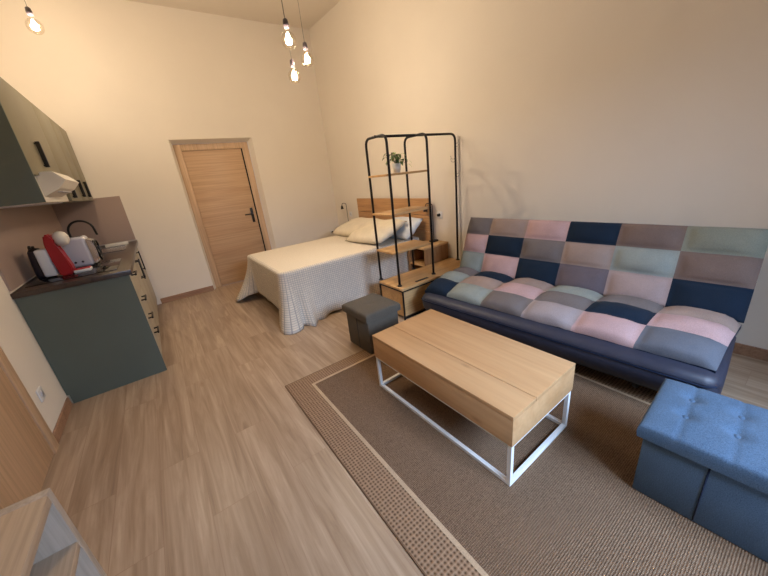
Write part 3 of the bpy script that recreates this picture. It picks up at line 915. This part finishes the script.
finish('steel_underframe', bm, M['black'], sofa, smooth=True)
for x, y, pale in ((-.67,-1.72,1),(-.67,-.20,1),(-.24,-1.70,0),(-.24,-.20,0)):
    bm = bmesh.new()
    vs = box(bm, -.022, .022, -.016, .016, 0, .15, .003)
    bmesh.ops.transform(bm, matrix=Matrix.Shear('XY', 4, (.6, .3)), verts=bm.verts)
    bmesh.ops.translate(bm, verts=bm.verts, vec=(x+.03, y, .0105))
    o = finish('leg', bm, M['paleslat'] if pale else M['black'], sofa, angle=40)
    if pale: o['label'] = 'pale wooden leg'

# ------------------------------------------------------------------ rug
RX0, RY0, RX1, RY1 = -2.283, -3.14, -.53, -5.56
t = thing('rug', 'brown woven jute rug with nubby border and pale inner line', 'rug', (0,0,0))
def rect_ring(bm, o, i, z0, z1):
    (ax0,ay0,ax1,ay1), (bx0,by0,bx1,by1) = o, i
    box(bm, ax0, bx0, ay1, ay0, z0, z1); box(bm, bx1, ax1, ay1, ay0, z0, z1)
    box(bm, bx0, bx1, by0, ay0, z0, z1); box(bm, bx0, bx1, ay1, by1, z0, z1)
a_ = (RX0, RY0, RX1, RY1); b_ = (RX0+.150, RY0-.115, RX1-.215, RY1+.15); c_ = (b_[0]+.020, b_[1]-.018, b_[2]-.018, b_[3]+.018)
bm = bmesh.new(); rect_ring(bm, a_, b_, .0005, .0085); finish('border', bm, M['jute_border'], t)
bm = bmesh.new(); rect_ring(bm, b_, c_, .0005, .0090); finish('inner_line', bm, M['jute_line'], t)
boxobj('field', (c_[0], c_[2], c_[3], c_[1], .0005, .0080), M['jute'], t)
bm = bmesh.new(); rect_ring(bm, (RX0-.006,RY0+.006,RX1+.006,RY1-.006), a_, .0005, .0092); finish('bound_edge', bm, fabric('edge_binding', srgb(118,92,70), 200, .2), t)

# ------------------------------------------------------------------ coffee table
t = thing('coffee_table', 'oak coffee table with white square-tube frame on the rug', 'coffee table', (-1.785, -3.614, 0), .0135)
TW, TL, TH, TB = .536, 1.008, .4075, .248
boxobj('box_body', (0, TW, -TL, 0, TB, TH-.022), M['tablewood'], t, .0015)
boxobj('fixed_top', (0, .172, -TL, 0, TH-.0218, TH), M['tablewood'], t, .0015)
boxobj('lift_top', (.175, TW, -TL, 0, TH-.0218, TH), M['tablewood'], t, .0015)
q = .020
bm = bmesh.new()
for x in (.004, TW-.004-q):
    for y in (-.004-q, -TL+.004):
        box(bm, x, x+q, y, y+q, .0095, TB-.0005, .001, 1)
for x in (.004, TW-.004-q):
    box(bm, x, x+q, -TL+.004+q, -.004-q, .0095, .0095+q, .001, 1); box(bm, x, x+q, -TL+.004+q, -.004-q, TB-q*.6, TB-.0005)
for y in (-.004-q, -TL+.004):
    box(bm, .004+q, TW-.004-q, y, y+q, .0095, .0095+q, .001, 1); box(bm, .004+q, TW-.004-q, y, y+q, TB-q*.6, TB-.0005)
finish('frame', bm, M['white_metal'], t)

# ------------------------------------------------------------------ storage ottomans
def ottoman(label, cx, cy, rz, sx, sy, h, mat, tufts):
    t = thing('storage_ottoman', label, 'ottoman', (cx, cy, 0), rz)
    z0 = .0102 if tufts > 2 else .001
    bm = bmesh.new(); box(bm, -sx/2+.019, sx/2-.019, -sy/2+.019, sy/2-.019, z0, h-.075, .006, 2)
    body = finish('body', bm, mat, t, angle=40)
    bm = bmesh.new()
    n = 90 if tufts > 2 else 36; nx = int(n*sx/max(sx,sy)); ny = int(n*sy/max(sx,sy)); nx = max(nx, 16); ny = max(ny, 16)
    spots = [(0, 0)] if tufts == 1 else [(x, y) for x in (-.04, .09) for y in [-.29,-.15,-.01,.13,.27]]
    g = {}
    def hgt(x, y):
        e = max(0, 1-abs(2*x/sx)**8)*max(0, 1-abs(2*y/sy)**8)
        z = h-.022+.022*e**.35
        for a, b__ in spots: z -= .016*math.exp(-((x-a)**2+(y-b__)**2)/.0009)
        if tufts > 2:
            for b__ in sorted({s[1] for s in spots}): z -= .004*math.exp(-((y-b__)/.008)**2)
        return z
    for i in range(nx+1):
        for j in range(ny+1):
            u = -1+2*i/nx; v = -1+2*j/ny
            u = math.copysign(1-(1-abs(u))**1.35, u); v = math.copysign(1-(1-abs(v))**1.35, v)
            x, y = u*sx/2, v*sy/2; g[i,j] = bm.verts.new((x, y, hgt(x, y)))
    for i in range(nx):
        for j in range(ny): bm.faces.new((g[i,j], g[i+1,j], g[i+1,j+1], g[i,j+1])).smooth = True
    rim = [(i,0) for i in range(nx)]+[(nx,j) for j in range(ny)]+[(i,ny) for i in range(nx,0,-1)]+[(0,j) for j in range(ny,0,-1)]
    low = {k: bm.verts.new((g[k].co.x*(1-.002), g[k].co.y*(1-.002), h-.073)) for k in rim}
    midr = {k: bm.verts.new((g[k].co.x*1.008, g[k].co.y*1.008, h-.045)) for k in rim}
    for a, b__ in zip(rim, rim[1:]+rim[:1]):
        bm.faces.new((g[a], g[b__], midr[b__], midr[a])).smooth = True
        bm.faces.new((midr[a], midr[b__], low[b__], low[a])).smooth = True
    bm.faces.new([low[k] for k in rim])
    lid = finish('lid', bm, mat, t, angle=60)
    for a, b__ in spots:
        bm = bmesh.new(); lathe(bm, [(0,-.003),(.012,-.003),(.011,.004),(.006,.007),(0,.008)], (a, b__, hgt(a, b__)), 14); finish('button', bm, mat, lid)
    bm = bmesh.new()
    if tufts > 2:
        xs = -sx/2+.0185
        tube(bm, [(xs,.17,z0+.01),(xs,.17,h-.076)], .0028, 6)
    else:
        for s_ in (-1, 1): tube(bm, [(s_*(sx/2-.0185)*0-(sx/2-.0185), 0, .01), (-(sx/2-.0185), 0, h-.08)], .0018, 6)
    finish('seam', bm, M['navyfab'], body, smooth=True)
    return t
ottoman('charcoal grey storage ottoman beside the bed and coffee table', -1.445, -3.075, .02, .345, .375, .375, M['greyfab'], 1)
ottoman('large blue-grey tufted storage ottoman at the right edge', -1.183, -5.300, .06, .405, .76, .375, M['bluefab'], 6)

# ------------------------------------------------------------------ low open cabinet lower left
t = thing('open_cabinet', 'pale oak open-front cabinet at the lower left corner', 'cabinet', (0,0,0))
CH, CX0, CX1, CY0, CY1 = .80, -3.598, -3.077, -5.30, -4.287
th = .024
boxobj('top_panel', (CX0, CX1, CY0, CY1-th, CH-th, CH), M['cabwood'], t, .0015)
boxobj('side_panel', (CX0, CX1, CY1-th, CY1, 0, CH), M['cabwood2'], t, .0015)
boxobj('side_panel', (CX0, CX1, CY0-th, CY0, 0, CH), M['cabwood2'], t, .0015)
boxobj('back_panel', (CX0, CX0+.01, CY0, CY1-th, .03, CH-th), M['cabwood'], t)
boxobj('shelf', (CX0+.01, CX1-.001, CY0, CY1-th, .625, .645), M['cabwood'], t, .001)
boxobj('shelf', (CX0+.01, CX1-.001, CY0, CY1-th, .35, .37), M['cabwood'], t, .001)
boxobj('bottom_panel', (CX0+.01, CX1, CY0, CY1-th, .03, .05), M['cabwood'], t, .001)

# ------------------------------------------------------------------ lights
WARM = (1.0, .84, .65)
for i, (x, y, z) in enumerate(LAMPS):
    l = bpy.data.lights.new('bulb_light', 'POINT'); l.energy = 44 if i == 0 else 30; l.color = WARM; l.shadow_soft_size = .03
    o = bpy.data.objects.new('bulb_light', l); C.objects.link(o); o.location = (x, y, z-.005)
l = bpy.data.lights.new('window_daylight', 'AREA'); l.shape = 'RECTANGLE'; l.size = WX1-WX0; l.size_y = WZ1-WZ0
l.size = 2.4; l.size_y = 2.2; l.energy = 820; l.color = (.52, .70, 1.0)
o = bpy.data.objects.new('window_daylight', l); C.objects.link(o)
o.location = (-1.6, -8.2, 3.3)
o.rotation_euler = (Vector((-1.7, -4.6, .3))-o.location).to_track_quat('-Z', 'Y').to_euler()

wd = bpy.data.worlds.new('World'); sc.world = wd; wd.use_nodes = True
bg = wd.node_tree.nodes['Background']; bg.inputs[0].default_value = (.55,.72,1,1); bg.inputs[1].default_value = .7

# ------------------------------------------------------------------ camera (calibrated from the photograph)
cam = bpy.data.cameras.new('Camera'); co = bpy.data.objects.new('Camera', cam); C.objects.link(co); sc.camera = co
yaw, pit, rol, F = -.592853, -.350124, -.110416, 315.535
fw = Vector((-math.sin(yaw)*math.cos(pit), math.cos(yaw)*math.cos(pit), math.sin(pit)))
rt = Vector((math.cos(yaw), math.sin(yaw), 0)); up = rt.cross(fw)
rt2 = math.cos(rol)*rt+math.sin(rol)*up; up2 = -math.sin(rol)*rt+math.cos(rol)*up
m = Matrix((rt2, up2, -fw)).transposed().to_4x4(); m.translation = Vector((-2.71527, -5.19342, 1.39131))
co.matrix_world = m
cam.sensor_fit = 'HORIZONTAL'; cam.sensor_width = 36; cam.lens = F/768*36; cam.clip_start = .02

vs = sc.view_settings
vs.view_transform = 'Standard'; vs.look = 'None'; vs.gamma = 1; vs.exposure = 0.1; vs.use_curve_mapping = False
